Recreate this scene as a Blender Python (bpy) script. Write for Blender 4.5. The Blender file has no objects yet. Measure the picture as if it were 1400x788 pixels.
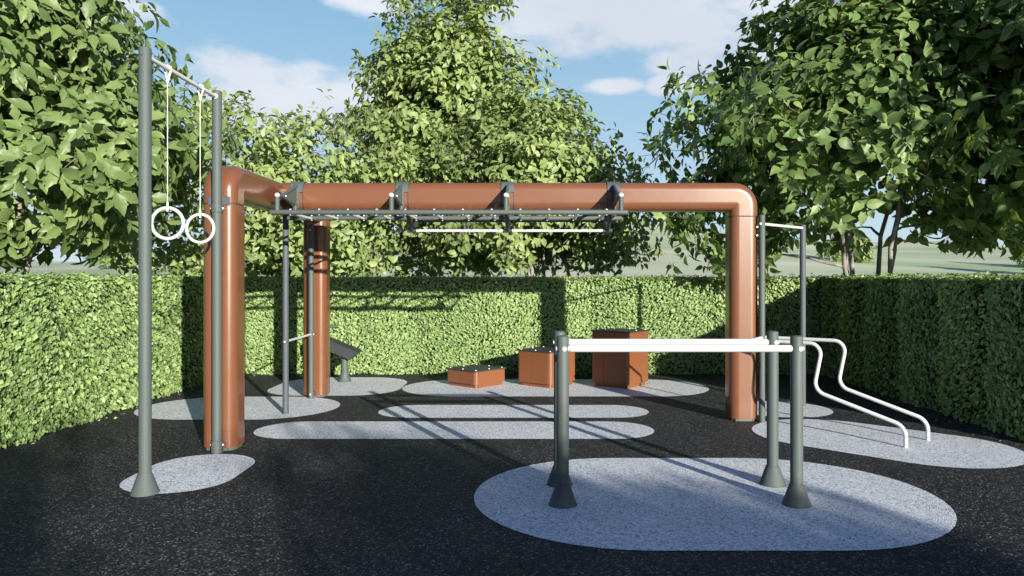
import bpy, math, random
import numpy as np
from mathutils import Vector, Matrix
PI = math.pi
random.seed(7)
scene = bpy.context.scene
COL = scene.collection

# ------------------------------------------------------------------ materials
def new_mat(name):
    m = bpy.data.materials.new(name); m.use_nodes = True
    nt = m.node_tree
    b = nt.nodes['Principled BSDF']
    return m, nt, b

def coated(name, col, rough=0.4, grain=0.12, bump=0.04, scale=420, metallic=0.0, coat=0.0, dirt=0.0):
    """powder coated / painted surface: slight mottling in colour and gloss and a fine orange-peel bump"""
    m, nt, b = new_mat(name)
    N, L = nt.nodes, nt.links
    tc = N.new('ShaderNodeTexCoord')
    n1 = N.new('ShaderNodeTexNoise'); n1.inputs['Scale'].default_value = scale; n1.inputs['Detail'].default_value = 2
    n2 = N.new('ShaderNodeTexNoise'); n2.inputs['Scale'].default_value = 3.1; n2.inputs['Detail'].default_value = 6
    n2.inputs['Roughness'].default_value = 0.65
    L.new(tc.outputs['Object'], n1.inputs['Vector']); L.new(tc.outputs['Object'], n2.inputs['Vector'])
    mx = N.new('ShaderNodeMix'); mx.data_type = 'RGBA'
    mx.inputs['A'].default_value = (col[0]*(1-grain), col[1]*(1-grain), col[2]*(1-grain), 1)
    mx.inputs['B'].default_value = (col[0]*(1+grain), col[1]*(1+grain), col[2]*(1+grain), 1)
    av = N.new('ShaderNodeMath'); av.operation = 'ADD'
    s1 = N.new('ShaderNodeMath'); s1.operation = 'MULTIPLY'; s1.inputs[1].default_value = 0.5
    s2 = N.new('ShaderNodeMath'); s2.operation = 'MULTIPLY'; s2.inputs[1].default_value = 0.5
    L.new(n1.outputs['Fac'], s1.inputs[0]); L.new(n2.outputs['Fac'], s2.inputs[0])
    L.new(s1.outputs[0], av.inputs[0]); L.new(s2.outputs[0], av.inputs[1])
    L.new(av.outputs[0], mx.inputs['Factor'])
    out = mx.outputs['Result']
    if dirt:
        n3 = N.new('ShaderNodeTexNoise'); n3.inputs['Scale'].default_value = 9; n3.inputs['Detail'].default_value = 8
        L.new(tc.outputs['Object'], n3.inputs['Vector'])
        r = N.new('ShaderNodeMapRange'); r.inputs[1].default_value = 0.6; r.inputs[2].default_value = 0.78
        r.inputs[3].default_value = 0; r.inputs[4].default_value = dirt
        L.new(n3.outputs['Fac'], r.inputs[0])
        m2 = N.new('ShaderNodeMix'); m2.data_type = 'RGBA'
        L.new(r.outputs[0], m2.inputs['Factor']); L.new(out, m2.inputs['A'])
        m2.inputs['B'].default_value = (0.2, 0.18, 0.15, 1)
        out = m2.outputs['Result']
    L.new(out, b.inputs['Base Color'])
    rr = N.new('ShaderNodeMapRange'); rr.inputs[3].default_value = rough*0.85; rr.inputs[4].default_value = min(1, rough*1.25)
    L.new(n2.outputs['Fac'], rr.inputs[0]); L.new(rr.outputs[0], b.inputs['Roughness'])
    b.inputs['Metallic'].default_value = metallic
    if coat:
        b.inputs['Coat Weight'].default_value = coat; b.inputs['Coat Roughness'].default_value = 0.10
    bp = N.new('ShaderNodeBump'); bp.inputs['Strength'].default_value = bump; bp.inputs['Distance'].default_value = 0.002
    L.new(n1.outputs['Fac'], bp.inputs['Height']); L.new(bp.outputs['Normal'], b.inputs['Normal'])
    return m

M_ORANGE = coated('orange_painted_steel', (0.160, 0.060, 0.028), rough=0.30, grain=0.09, bump=0.02, dirt=0.06, coat=0.5)
M_BOX = coated('orange_box_panels', (0.185, 0.068, 0.028), rough=0.4, grain=0.09, bump=0.03, dirt=0.06)
M_GREY = coated('grey_green_powder_coat', (0.070, 0.087, 0.088), rough=0.6, grain=0.16, bump=0.22, scale=300)
M_BLUEGREY = coated('slate_grey_powder_coat', (0.064, 0.074, 0.092), rough=0.6, grain=0.16, bump=0.22, scale=300)
M_DARK = coated('anthracite_metal', (0.035, 0.040, 0.046), rough=0.5, grain=0.15)
M_WHITE = coated('white_powder_coat', (0.56, 0.57, 0.59), rough=0.38, grain=0.03, bump=0.05)
M_ROPE = coated('white_cord', (0.70, 0.70, 0.68), rough=0.8, grain=0.12)
M_BOLT = coated('pale_plastic_caps', (0.72, 0.73, 0.74), rough=0.4, grain=0.03)
M_SEAM = coated('dark_rubber_seal', (0.055, 0.052, 0.050), rough=0.7)
M_PLINTH = coated('base_plate_metal', (0.085, 0.10, 0.075), rough=0.55)
M_TOP = coated('black_anti_slip_top', (0.030, 0.032, 0.038), rough=0.55, grain=0.3, bump=0.35, scale=160)

def granules(name, base, tones, scale, rough=0.85, big=0.12, spec=0.4):
    """EPDM rubber crumb: cells of random tone, with a bumpy surface"""
    m, nt, b = new_mat(name)
    N, L = nt.nodes, nt.links
    tc = N.new('ShaderNodeTexCoord')
    v = N.new('ShaderNodeTexVoronoi'); v.inputs['Scale'].default_value = scale
    L.new(tc.outputs['Object'], v.inputs['Vector'])
    sep = N.new('ShaderNodeSeparateColor'); L.new(v.outputs['Color'], sep.inputs[0])
    r = N.new('ShaderNodeValToRGB'); r.color_ramp.interpolation = 'CONSTANT'
    els = r.color_ramp.elements
    els[0].position = 0; els[0].color = (*tones[0][1], 1)
    els[1].position = tones[1][0]; els[1].color = (*tones[1][1], 1)
    for p, c in tones[2:]:
        e = els.new(p); e.color = (*c, 1)
    L.new(sep.outputs[0], r.inputs[0])
    n = N.new('ShaderNodeTexNoise'); n.inputs['Scale'].default_value = 1.3; n.inputs['Detail'].default_value = 8
    n.inputs['Roughness'].default_value = 0.7
    L.new(tc.outputs['Object'], n.inputs['Vector'])
    mr = N.new('ShaderNodeMapRange'); mr.inputs[1].default_value = 0.3; mr.inputs[2].default_value = 0.7
    mr.inputs[3].default_value = 1-big; mr.inputs[4].default_value = 1+big
    L.new(n.outputs['Fac'], mr.inputs[0])
    mul = N.new('ShaderNodeVectorMath'); mul.operation = 'SCALE'
    L.new(r.outputs[0], mul.inputs[0]); L.new(mr.outputs[0], mul.inputs['Scale'])
    L.new(mul.outputs[0], b.inputs['Base Color'])
    b.inputs['Roughness'].default_value = rough
    b.inputs['Specular IOR Level'].default_value = spec
    bp = N.new('ShaderNodeBump'); bp.inputs['Strength'].default_value = 0.7; bp.inputs['Distance'].default_value = 0.004
    bp.invert = True
    L.new(v.outputs['Distance'], bp.inputs['Height']); L.new(bp.outputs['Normal'], b.inputs['Normal'])
    return m

M_RUBBER = granules('black_rubber_crumb', None,
    [(0, (0.008, 0.008, 0.010)), (0.38, (0.019, 0.019, 0.023)), (0.68, (0.046, 0.047, 0.056)), (0.88, (0.105, 0.106, 0.12)), (0.965, (0.23, 0.23, 0.25))], 84, big=0.25, spec=0.3, rough=0.7)
M_PAD = granules('grey_rubber_crumb', None,
    [(0, (0.30, 0.32, 0.37)), (0.16, (0.57, 0.60, 0.68)), (0.45, (0.75, 0.78, 0.86)), (0.80, (0.90, 0.92, 0.97))], 88, big=0.06, spec=0.5, rough=0.6)

def foliage(name, c_dark, c_mid, c_light, trans=0.25, rough=0.45):
    m, nt, b = new_mat(name)
    N, L = nt.nodes, nt.links
    at = N.new('ShaderNodeAttribute'); at.attribute_name = 'rnd'
    r = N.new('ShaderNodeValToRGB')
    els = r.color_ramp.elements
    els[0].position = 0; els[0].color = (*c_dark, 1)
    els[1].position = 1; els[1].color = (*c_light, 1)
    e = els.new(0.5); e.color = (*c_mid, 1)
    L.new(at.outputs['Fac'], r.inputs[0])
    L.new(r.outputs[0], b.inputs['Base Color'])
    b.inputs['Roughness'].default_value = rough
    b.inputs['Specular IOR Level'].default_value = 0.4
    t = N.new('ShaderNodeBsdfTranslucent')
    sc = N.new('ShaderNodeVectorMath'); sc.operation = 'MULTIPLY'; sc.inputs[1].default_value = (1.5, 1.35, 0.5)
    L.new(r.outputs[0], sc.inputs[0]); L.new(sc.outputs[0], t.inputs['Color'])
    mx = N.new('ShaderNodeMixShader'); mx.inputs[0].default_value = trans
    L.new(b.outputs[0], mx.inputs[1]); L.new(t.outputs[0], mx.inputs[2])
    L.new(mx.outputs[0], N['Material Output'].inputs['Surface'])
    return m

M_LEAF = foliage('broad_leaves', (0.085, 0.140, 0.045), (0.15, 0.215, 0.075), (0.235, 0.31, 0.12))
M_LEAF_FAR = foliage('lime_leaves', (0.135, 0.20, 0.065), (0.235, 0.31, 0.115), (0.35, 0.43, 0.185))
M_LEAF_DARK = foliage('deep_green_leaves', (0.08, 0.145, 0.045), (0.145, 0.225, 0.075), (0.24, 0.33, 0.12))
M_HEDGE = foliage('hedge_leaves', (0.125, 0.215, 0.070), (0.25, 0.36, 0.135), (0.44, 0.55, 0.26), trans=0.2)

def plain_noise(name, c1, c2, scale, rough=0.9, detail=6, bump=0.0, stretch=None):
    m, nt, b = new_mat(name)
    N, L = nt.nodes, nt.links
    tc = N.new('ShaderNodeTexCoord')
    src = tc.outputs['Object']
    if stretch:
        mp = N.new('ShaderNodeMapping'); mp.inputs['Scale'].default_value = stretch
        L.new(src, mp.inputs['Vector']); src = mp.outputs[0]
    n = N.new('ShaderNodeTexNoise'); n.inputs['Scale'].default_value = scale; n.inputs['Detail'].default_value = detail
    L.new(src, n.inputs['Vector'])
    r = N.new('ShaderNodeValToRGB'); r.color_ramp.elements[0].position = 0.35; r.color_ramp.elements[1].position = 0.65
    r.color_ramp.elements[0].color = (*c1, 1); r.color_ramp.elements[1].color = (*c2, 1)
    L.new(n.outputs['Fac'], r.inputs[0]); L.new(r.outputs[0], b.inputs['Base Color'])
    b.inputs['Roughness'].default_value = rough
    if bump:
        bp = N.new('ShaderNodeBump'); bp.inputs['Strength'].default_value = bump
        L.new(n.outputs['Fac'], bp.inputs['Height']); L.new(bp.outputs['Normal'], b.inputs['Normal'])
    return m

M_BARK = plain_noise('grey_bark', (0.13, 0.12, 0.115), (0.30, 0.28, 0.27), 14, bump=0.5, stretch=(1, 1, 0.25))
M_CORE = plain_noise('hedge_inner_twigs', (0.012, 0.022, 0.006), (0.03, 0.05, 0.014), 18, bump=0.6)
M_LAWN = plain_noise('lawn', (0.28, 0.35, 0.18), (0.40, 0.45, 0.28), 0.25, detail=8)
M_SAND = plain_noise('pale_gravel', (0.42, 0.34, 0.28), (0.52, 0.44, 0.38), 2.0)
M_HILL = plain_noise('dry_meadow', (0.30, 0.40, 0.21), (0.56, 0.54, 0.44), 0.06, detail=5, stretch=(0.35, 1, 1))

# ------------------------------------------------------------------ mesh helpers
class MB:
    def __init__(s): s.v = []; s.f = []; s.m = []
    def add(s, vs, fs, mi=0):
        o = len(s.v); s.v += [tuple(p) for p in vs]
        for f in fs: s.f.append([i+o for i in f]); s.m.append(mi)
    def sweep(s, path, prof, up=None, caps=True, mi=0, scales=None):
        """prof: list of (a,b) in the frame (side, up) perpendicular to the path"""
        P = [Vector(p) for p in path]; n = len(P); k = len(prof)
        T = []
        for i in range(n):
            if i == 0: t = P[1]-P[0]
            elif i == n-1: t = P[-1]-P[-2]
            else: t = (P[i+1]-P[i]).normalized()+(P[i]-P[i-1]).normalized()
            T.append(t.normalized())
        if up is None:
            up = Vector((0, 0, 1)) if abs(T[0].z) < 0.9 else Vector((0, -1, 0))
        u = Vector(up); u = (u - T[0]*u.dot(T[0])).normalized()
        vs = []
        for i in range(n):
            if i:
                ax = T[i-1].cross(T[i]); d = max(-1, min(1, T[i-1].dot(T[i])))
                if ax.length > 1e-7: u = Matrix.Rotation(math.acos(d), 3, ax.normalized()) @ u
                u = (u - T[i]*u.dot(T[i])).normalized()
            sd = T[i].cross(u)
            c = 1.0 if scales is None else scales[i]
            for a, b in prof: vs.append(P[i] + sd*a*c + u*b*c)
        fs = []
        for i in range(n-1):
            for j in range(k):
                a = i*k+j; b = i*k+(j+1) % k
                fs.append([a, b, b+k, a+k])
        if caps:
            fs.append(list(range(k))[::-1]); fs.append([(n-1)*k+j for j in range(k)])
        s.add(vs, fs, mi)
    def tube(s, path, r, n=14, caps=True, mi=0, scales=None):
        s.sweep(path, [(r*math.cos(2*PI*j/n), r*math.sin(2*PI*j/n)) for j in range(n)], caps=caps, mi=mi, scales=scales)
    def lathe(s, prof, c=(0, 0, 0), axis=(0, 0, 1), n=28, mi=0):
        """prof: (r, h) from bottom to top"""
        ax = Vector(axis).normalized(); q = Vector((0, 0, 1)).rotation_difference(ax)
        C = Vector(c); vs = []
        for r, h in prof:
            for j in range(n):
                a = 2*PI*j/n
                vs.append(C + q @ Vector((r*math.cos(a), r*math.sin(a), h)))
        fs = []
        for i in range(len(prof)-1):
            for j in range(n):
                a = i*n+j; b = i*n+(j+1) % n
                fs.append([a, b, b+n, a+n])
        fs.append(list(range(n))[::-1]); fs.append([(len(prof)-1)*n+j for j in range(n)])
        s.add(vs, fs, mi)
    def ball(s, c, r, mi=0, n=14):
        prof = [(max(1e-4, r*math.sin(PI*i/10)), -r*math.cos(PI*i/10)) for i in range(11)]
        s.lathe(prof, c, n=n, mi=mi)
    def box(s, c, d, rot=0.0, mi=0, bev=0.0):
        """bevelled box: centre, full dims"""
        x, y, z = d[0]/2, d[1]/2, d[2]/2
        b = min(bev, x*0.9, y*0.9, z*0.9)
        R = Matrix.Rotation(rot, 3, 'Z'); C = Vector(c)
        def ring(h, i):
            pts = []
            for sx, sy, o in ((1, -1, 0), (1, 1, 1), (-1, 1, 0), (-1, -1, 1)):
                p1 = (sx*(x-i), sy*(y-i-(b if b else 0))); p2 = (sx*(x-i-(b if b else 0)), sy*(y-i))
                if not b: pts.append((p1[0], p1[1], h)); continue
                a, q = (p2, p1) if o == 0 else (p1, p2)
                pts += [(a[0], a[1], h), (q[0], q[1], h)]
            return [C + R @ Vector(p) for p in pts]
        if b: rings = [ring(-z, b), ring(-z+b, 0), ring(z-b, 0), ring(z, b)]
        else: rings = [ring(-z, 0), ring(z, 0)]
        k = len(rings[0]); vs = [p for r_ in rings for p in r_]; fs = []
        for i in range(len(rings)-1):
            for j in range(k):
                fs.append([i*k+j, i*k+(j+1) % k, (i+1)*k+(j+1) % k, (i+1)*k+j])
        fs.append(list(range(k))[::-1]); fs.append([(len(rings)-1)*k+j for j in range(k)])
        s.add(vs, fs, mi)
    def prism(s, poly, z0, z1, mi=0, c=(0, 0, 0), rot=0.0):
        R = Matrix.Rotation(rot, 3, 'Z'); C = Vector(c); k = len(poly)
        vs = [C + R @ Vector((p[0], p[1], z0)) for p in poly] + [C + R @ Vector((p[0], p[1], z1)) for p in poly]
        fs = [[j, (j+1) % k, (j+1) % k+k, j+k] for j in range(k)]
        fs.append(list(range(k))[::-1]); fs.append([k+j for j in range(k)])
        s.add(vs, fs, mi)
    def build(s, name, mats, parent=None, sharp=32, loc=None):
        me = bpy.data.meshes.new(name)
        vs = s.v
        if loc is not None: vs = [(p[0]-loc[0], p[1]-loc[1], p[2]-loc[2]) for p in vs]
        me.from_pydata(vs, [], s.f)
        if not isinstance(mats, (list, tuple)): mats = [mats]
        for m in mats: me.materials.append(m)
        me.polygons.foreach_set('material_index', s.m)
        me.polygons.foreach_set('use_smooth', [True]*len(s.f))
        me.update()
        me.set_sharp_from_angle(angle=math.radians(sharp))
        o = bpy.data.objects.new(name, me); COL.objects.link(o)
        if loc is not None: o.location = loc
        if parent is not None:
            o.parent = parent
            if loc is None: o.location = (-parent.location[0], -parent.location[1], -parent.location[2])
            else: o.location = Vector(loc)-parent.location
        return o

def tag(o, label=None, cat=None, group=None, kind=None):
    if label: o['label'] = label
    if cat: o['category'] = cat
    if group: o['group'] = group
    if kind: o['kind'] = kind
    return o
def thing(name, label, cat, loc=(0, 0, 0), group=None):
    o = bpy.data.objects.new(name, None); COL.objects.link(o); o.location = loc
    o.empty_display_size = 0.2
    return tag(o, label, cat, group)

def rrect(hx, hy, r, n=7, extra=0.006):
    """rounded rectangle profile, counter-clockwise"""
    pts = []
    for cx, cy, a0 in ((hx-r, hy-r, 0), (-hx+r, hy-r, 90), (-hx+r, -hy+r, 180), (hx-r, -hy+r, 270)):
        ps = [(cx+r*math.cos(math.radians(a0+90*i/n)), cy+r*math.sin(math.radians(a0+90*i/n))) for i in range(n+1)]
        ta = (-math.sin(math.radians(a0)), math.cos(math.radians(a0)))
        tb = (-math.sin(math.radians(a0+90)), math.cos(math.radians(a0+90)))
        pts.append((ps[0][0]-ta[0]*extra, ps[0][1]-ta[1]*extra)); pts += ps
        pts.append((ps[-1][0]+tb[0]*extra, ps[-1][1]+tb[1]*extra))
    return pts

def smooth_path(pts, rad, n=7):
    """round the corners of a polyline"""
    P = [Vector(p) for p in pts]; out = [P[0]]
    for i in range(1, len(P)-1):
        a, b, c = P[i-1], P[i], P[i+1]
        d1 = (a-b); d2 = (c-b); th = d1.angle(d2)
        r = rad if not isinstance(rad, (list, tuple)) else rad[i-1]
        t = min(r/math.tan(th/2), d1.length*0.49, d2.length*0.49)
        p1 = b+d1.normalized()*t; p2 = b+d2.normalized()*t
        bis = (d1.normalized()+d2.normalized()).normalized()
        rr = t*math.tan(th/2); cen = b+bis*(rr/math.sin(th/2))
        v1 = p1-cen; v2 = p2-cen; ang = v1.angle(v2); ax = v1.cross(v2).normalized()
        for k in range(n+1):
            out.append(cen + Matrix.Rotation(ang*k/n, 3, ax) @ v1)
    out.append(P[-1]); return out

# ------------------------------------------------------------------ camera, light, sky
cam_d = bpy.data.cameras.new('camera'); cam = bpy.data.objects.new('camera', cam_d); COL.objects.link(cam)
scene.camera = cam
cam.location = (0, 0, 1.70); cam.rotation_euler = (PI/2, 0, 0)
cam_d.sensor_width = 36; cam_d.lens = 36*1027/1400
cam_d.shift_x = -20/1400; cam_d.shift_y = -14/1400
cam_d.clip_start = 0.05; cam_d.clip_end = 4000

SUN_H = Vector((0.458, -0.889, 0)).normalized(); EL = math.radians(12.5)
to_sun = Vector((SUN_H.x*math.cos(EL), SUN_H.y*math.cos(EL), math.sin(EL)))
sl = bpy.data.lights.new('sun', 'SUN'); sun = bpy.data.objects.new('sun', sl); COL.objects.link(sun)
sl.energy = 5.0; sl.angle = math.radians(0.5); sl.color = (1.0, 0.95, 0.80)
sun.rotation_euler = to_sun.to_track_quat('Z', 'Y').to_euler(); sun.location = (8, -16, 12)

w = bpy.data.worlds.new('World'); scene.world = w; w.use_nodes = True
nt = w.node_tree; N, L = nt.nodes, nt.links
bg = N['Background']
sky = N.new('ShaderNodeTexSky'); sky.sky_type = 'NISHITA'; sky.sun_disc = False
sky.sun_elevation = EL; sky.sun_rotation = math.atan2(SUN_H.x, SUN_H.y)
sky.air_density = 1.0; sky.dust_density = 0.6; sky.ozone_density = 2.0
tc = N.new('ShaderNodeTexCoord')
def wmath(op, a, b=None, clamp=False):
    n = N.new('ShaderNodeMath'); n.operation = op; n.use_clamp = clamp
    for i, x in enumerate((a, b)):
        if x is None: continue
        if isinstance(x, (int, float)): n.inputs[i].default_value = x
        else: L.new(x, n.inputs[i])
    return n.outputs[0]
def cloud_blob(x, y, sx, sy):
    """soft ellipse of cloud cover around a compass direction"""
    d = Vector(((x-720)/1027, 1, (380-y)/1027)).normalized()
    s = N.new('ShaderNodeVectorMath'); s.operation = 'SUBTRACT'; L.new(tc.outputs['Generated'], s.inputs[0]); s.inputs[1].default_value = d
    m = N.new('ShaderNodeVectorMath'); m.operation = 'MULTIPLY'; L.new(s.outputs[0], m.inputs[0]); m.inputs[1].default_value = (1027/sx, 3, 1027/sy)
    l = N.new('ShaderNodeVectorMath'); l.operation = 'LENGTH'; L.new(m.outputs[0], l.inputs[0])
    r = N.new('ShaderNodeMapRange'); r.interpolation_type = 'SMOOTHSTEP'
    r.inputs[1].default_value = 0.2; r.inputs[2].default_value = 1.5; r.inputs[3].default_value = 1; r.inputs[4].default_value = 0
    L.new(l.outputs['Value'], r.inputs[0]); return r.outputs[0]
blobs = [cloud_blob(400, 150, 125, 62), cloud_blob(470, 150, 110, 50), cloud_blob(860, 18, 250, 62), cloud_blob(1010, 40, 150, 75),
         cloud_blob(500, 2, 75, 24), cloud_blob(918, 117, 42, 17), cloud_blob(838, 118, 50, 14), cloud_blob(160, 5, 50, 25), cloud_blob(700, -60, 500, 40)]
cov = blobs[0]
for b_ in blobs[1:]: cov = wmath('MAXIMUM', cov, b_)
mp = N.new('ShaderNodeMapping'); mp.inputs['Scale'].default_value = (1, 1, 2.4); L.new(tc.outputs['Generated'], mp.inputs['Vector'])
nz = N.new('ShaderNodeTexNoise'); nz.inputs['Scale'].default_value = 7; nz.inputs['Detail'].default_value = 9; nz.inputs['Roughness'].default_value = 0.58
L.new(mp.outputs[0], nz.inputs['Vector'])
nz2 = N.new('ShaderNodeTexNoise'); nz2.inputs['Scale'].default_value = 3; nz2.inputs['Detail'].default_value = 6
L.new(mp.outputs[0], nz2.inputs['Vector'])
body = wmath('ADD', wmath('MULTIPLY', cov, 0.85), wmath('MULTIPLY', wmath('SUBTRACT', nz.outputs['Fac'], 0.5), 1.9))
cm = N.new('ShaderNodeMapRange'); cm.interpolation_type = 'SMOOTHSTEP'
cm.inputs[1].default_value = 0.30; cm.inputs[2].default_value = 0.80; cm.inputs[3].default_value = 0; cm.inputs[4].default_value = 0.92
L.new(body, cm.inputs[0])
# thin veil near the horizon
sepd = N.new('ShaderNodeSeparateXYZ'); L.new(tc.outputs['Generated'], sepd.inputs[0])
hz = N.new('ShaderNodeMapRange'); hz.interpolation_type = 'SMOOTHSTEP'
hz.inputs[1].default_value = 0.34; hz.inputs[2].default_value = 0.75; hz.inputs[3].default_value = 0.88; hz.inputs[4].default_value = 0.0
L.new(sepd.outputs['Z'], hz.inputs[0])
SKY_GAIN = 1.0
sc1 = N.new('ShaderNodeMix'); sc1.data_type = 'RGBA'; 
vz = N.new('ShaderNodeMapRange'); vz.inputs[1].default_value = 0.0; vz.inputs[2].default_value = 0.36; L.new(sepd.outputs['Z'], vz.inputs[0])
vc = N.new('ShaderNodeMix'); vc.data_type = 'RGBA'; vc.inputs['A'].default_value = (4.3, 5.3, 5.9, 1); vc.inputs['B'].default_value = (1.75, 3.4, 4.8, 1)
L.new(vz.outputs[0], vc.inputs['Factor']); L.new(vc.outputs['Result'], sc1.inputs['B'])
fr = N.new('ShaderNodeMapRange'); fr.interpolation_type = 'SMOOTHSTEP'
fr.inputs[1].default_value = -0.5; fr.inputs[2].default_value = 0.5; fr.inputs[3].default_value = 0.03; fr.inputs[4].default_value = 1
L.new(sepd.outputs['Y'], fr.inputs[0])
L.new(wmath('MULTIPLY', hz.outputs[0], fr.outputs[0]), sc1.inputs['Factor']); fr2 = N.new('ShaderNodeMapRange'); fr2.interpolation_type = 'SMOOTHSTEP'      # sky dimmed behind the camera to make ground shadows deeper and bluer
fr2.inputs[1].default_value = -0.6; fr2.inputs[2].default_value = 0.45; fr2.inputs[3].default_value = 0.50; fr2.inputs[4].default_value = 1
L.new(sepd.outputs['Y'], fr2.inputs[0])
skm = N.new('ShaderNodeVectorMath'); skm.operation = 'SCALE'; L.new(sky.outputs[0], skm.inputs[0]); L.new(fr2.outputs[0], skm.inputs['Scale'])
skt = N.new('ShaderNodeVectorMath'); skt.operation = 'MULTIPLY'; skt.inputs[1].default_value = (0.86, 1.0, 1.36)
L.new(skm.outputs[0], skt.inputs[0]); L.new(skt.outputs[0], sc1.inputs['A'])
ctone = N.new('ShaderNodeMix'); ctone.data_type = 'RGBA'
ctone.inputs['A'].default_value = (4.8, 5.1, 5.7, 1); ctone.inputs['B'].default_value = (6.0, 6.2, 6.6, 1)
cr = N.new('ShaderNodeMapRange'); cr.inputs[1].default_value = 0.35; cr.inputs[2].default_value = 0.62
L.new(nz2.outputs['Fac'], cr.inputs[0]); L.new(cr.outputs[0], ctone.inputs['Factor'])
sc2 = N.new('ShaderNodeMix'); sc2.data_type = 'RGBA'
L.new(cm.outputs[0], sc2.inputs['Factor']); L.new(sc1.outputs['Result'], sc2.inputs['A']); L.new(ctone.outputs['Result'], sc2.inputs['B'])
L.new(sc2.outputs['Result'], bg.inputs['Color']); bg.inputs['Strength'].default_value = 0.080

scene.view_settings.view_transform = 'Standard'; scene.view_settings.look = 'None'
scene.view_settings.gamma = 1; scene.view_settings.use_curve_mapping = False
scene.view_settings.exposure = 0.88

# ------------------------------------------------------------------ ground
def sheet(name, poly, z, mat):
    m = MB(); m.add([(x, y, z) for x, y in poly], [list(range(len(poly)))])
    return tag(m.build(name, mat), kind='structure')
sheet('lawn', [(-1500, -300), (1500, -300), (1500, 2500), (-1500, 2500)], -0.008, M_LAWN)
sheet('ground', [(-6.2, -5.5), (6.2, -5.5), (6.2, 14.2), (-6.2, 14.2)], 0.0, M_RUBBER)
def arc(cx, cy, r, a0, a1, n=24):
    return [(cx+r*math.cos(math.radians(a0+(a1-a0)*i/n)), cy+r*math.sin(math.radians(a0+(a1-a0)*i/n))) for i in range(n+1)]
def stadium(c1, c2, r):
    a = math.degrees(math.atan2(c2[1]-c1[1], c2[0]-c1[0]))
    return arc(c2[0], c2[1], r, a-90, a+90) + arc(c1[0], c1[1], r, a+90, a+270)
def pad(poly, label):
    # a flush inlay of paler crumb, 4 mm proud of the black field
    cx = sum(p[0] for p in poly)/len(poly); cy = sum(p[1] for p in poly)/len(poly)
    m = MB(); m.add([(x, y, 0.004) for x, y in poly], [list(range(len(poly)))])
    o = m.build('surface_pad', M_PAD, loc=(cx, cy, 0)); o['kind'] = 'structure'; return o
pad(stadium((0.79, 5.87), (1.98, 5.87), 1.2), '')
pad(stadium((-2.54, 8.39), (0.94, 8.39), 0.48), '')
pad(stadium((-1.42, 9.56), (1.09, 9.56), 0.46), '')
pad(stadium((-1.02, 11.64), (1.90, 11.64), 0.90), '')
pad(arc(-2.63, 12.1, 0.7, 0, 90)+arc(-3.23, 12.1, 0.7, 90, 180)+arc(-3.23, 11.5, 0.7, 180, 270)+arc(-2.63, 11.5, 0.7, 270, 360), '')
pad(stadium((-4.17, 9.85), (-3.34, 9.85), 0.87), '')
pad(stadium((-2.93, 6.35), (-2.93, 6.78), 0.45), '')
pad(stadium((3.26, 9.72), (3.32, 9.72), 0.60), '')
pad(stadium((3.306, 8.21), (4.06, 7.49), 0.81), '')

# ------------------------------------------------------------------ pipe frame with ladder and posts
LX, FY, BY, MY, RX, ZT = -3.03, 7.53, 10.85, 9.05, 2.585, 2.665
H = 0.17
PROF = rrect(H, H, 0.10)
rig = thing('exercise_rig', 'big terracotta orange pipe frame on three legs, carrying monkey bars and tall grey ring posts', 'exercise rig', (LX, FY, 0))
def leg(x, y, notch_side=None):
    m = MB()
    prof = PROF
    if notch_side:      # two narrow assembly grooves on the side that faces the bolted post
        pts = []
        for p in PROF: pts.append(p)
        # insert the grooves on the low-b side
        out = []
        k = len(pts)
        for i in range(k):
            out.append(pts[i]); a, b = pts[i], pts[(i+1) % k]
            if abs(a[1]+H) < 1e-6 and abs(b[1]+H) < 1e-6 and abs(a[0]-b[0]) > 0.05:
                sg = 1 if b[0] > a[0] else -1
                for c in (-sg*0.052, sg*0.052):
                    out += [(c-sg*0.004, -H), (c-sg*0.003, -H+0.010), (c+sg*0.003, -H+0.010), (c+sg*0.004, -H)]
        prof = out
    m.sweep([(x, y, 0.032), (x, y, 2.42)], prof, up=(0, 1, 0))
    o = m.build('pipe_leg', M_ORANGE, rig)
    b = MB(); b.sweep([(x, y, 0.0), (x, y, 0.034)], rrect(H-0.018, H-0.018, 0.095), up=(0, 1, 0))
    for sx in (-1, 1):
        b.lathe([(0.011, 0), (0.011, 0.006)], (x+sx*0.10, y-H+0.0185, 0.017), axis=(0, -1, 0), n=10)
    bo = b.build('base_plate', M_PLINTH); bo.parent = o
    g = MB(); g.sweep([(x, y, 2.415), (x, y, 2.441)], rrect(H-0.007, H-0.007, 0.094), up=(0, 1, 0), caps=False)
    go = g.build('seam_ring', M_SEAM); go.parent = o
    return o
leg(LX, FY, True); leg(LX, BY); leg(RX, MY)
# small joint clips on the seam
mb = MB()
path = smooth_path([(LX, FY, 2.435), (LX, FY, ZT), (LX, BY, ZT), (LX, BY, 2.435)], 0.176, 12)
mb.sweep(path, PROF, up=(0, -1, 0)); mb.build('side_pipe', M_ORANGE, rig)
mb = MB(); P2 = rrect(H-0.0015, H-0.0015, 0.0985)
path = smooth_path([(LX+0.02, MY, ZT), (RX, MY, ZT), (RX, MY, 2.435)], 0.176, 12)
mb.sweep(path, P2, up=(0, 0, 1)); mb.build('cross_pipe', M_ORANGE, rig)
mb = MB(); P3 = rrect(H+0.004, H+0.004, 0.103)
mb.sweep([(LX+0.12, MY, ZT), (LX+0.235, MY, ZT)], P3, up=(0, 0, 1)); mb.build('pipe_collar', M_ORANGE, rig)

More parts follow.
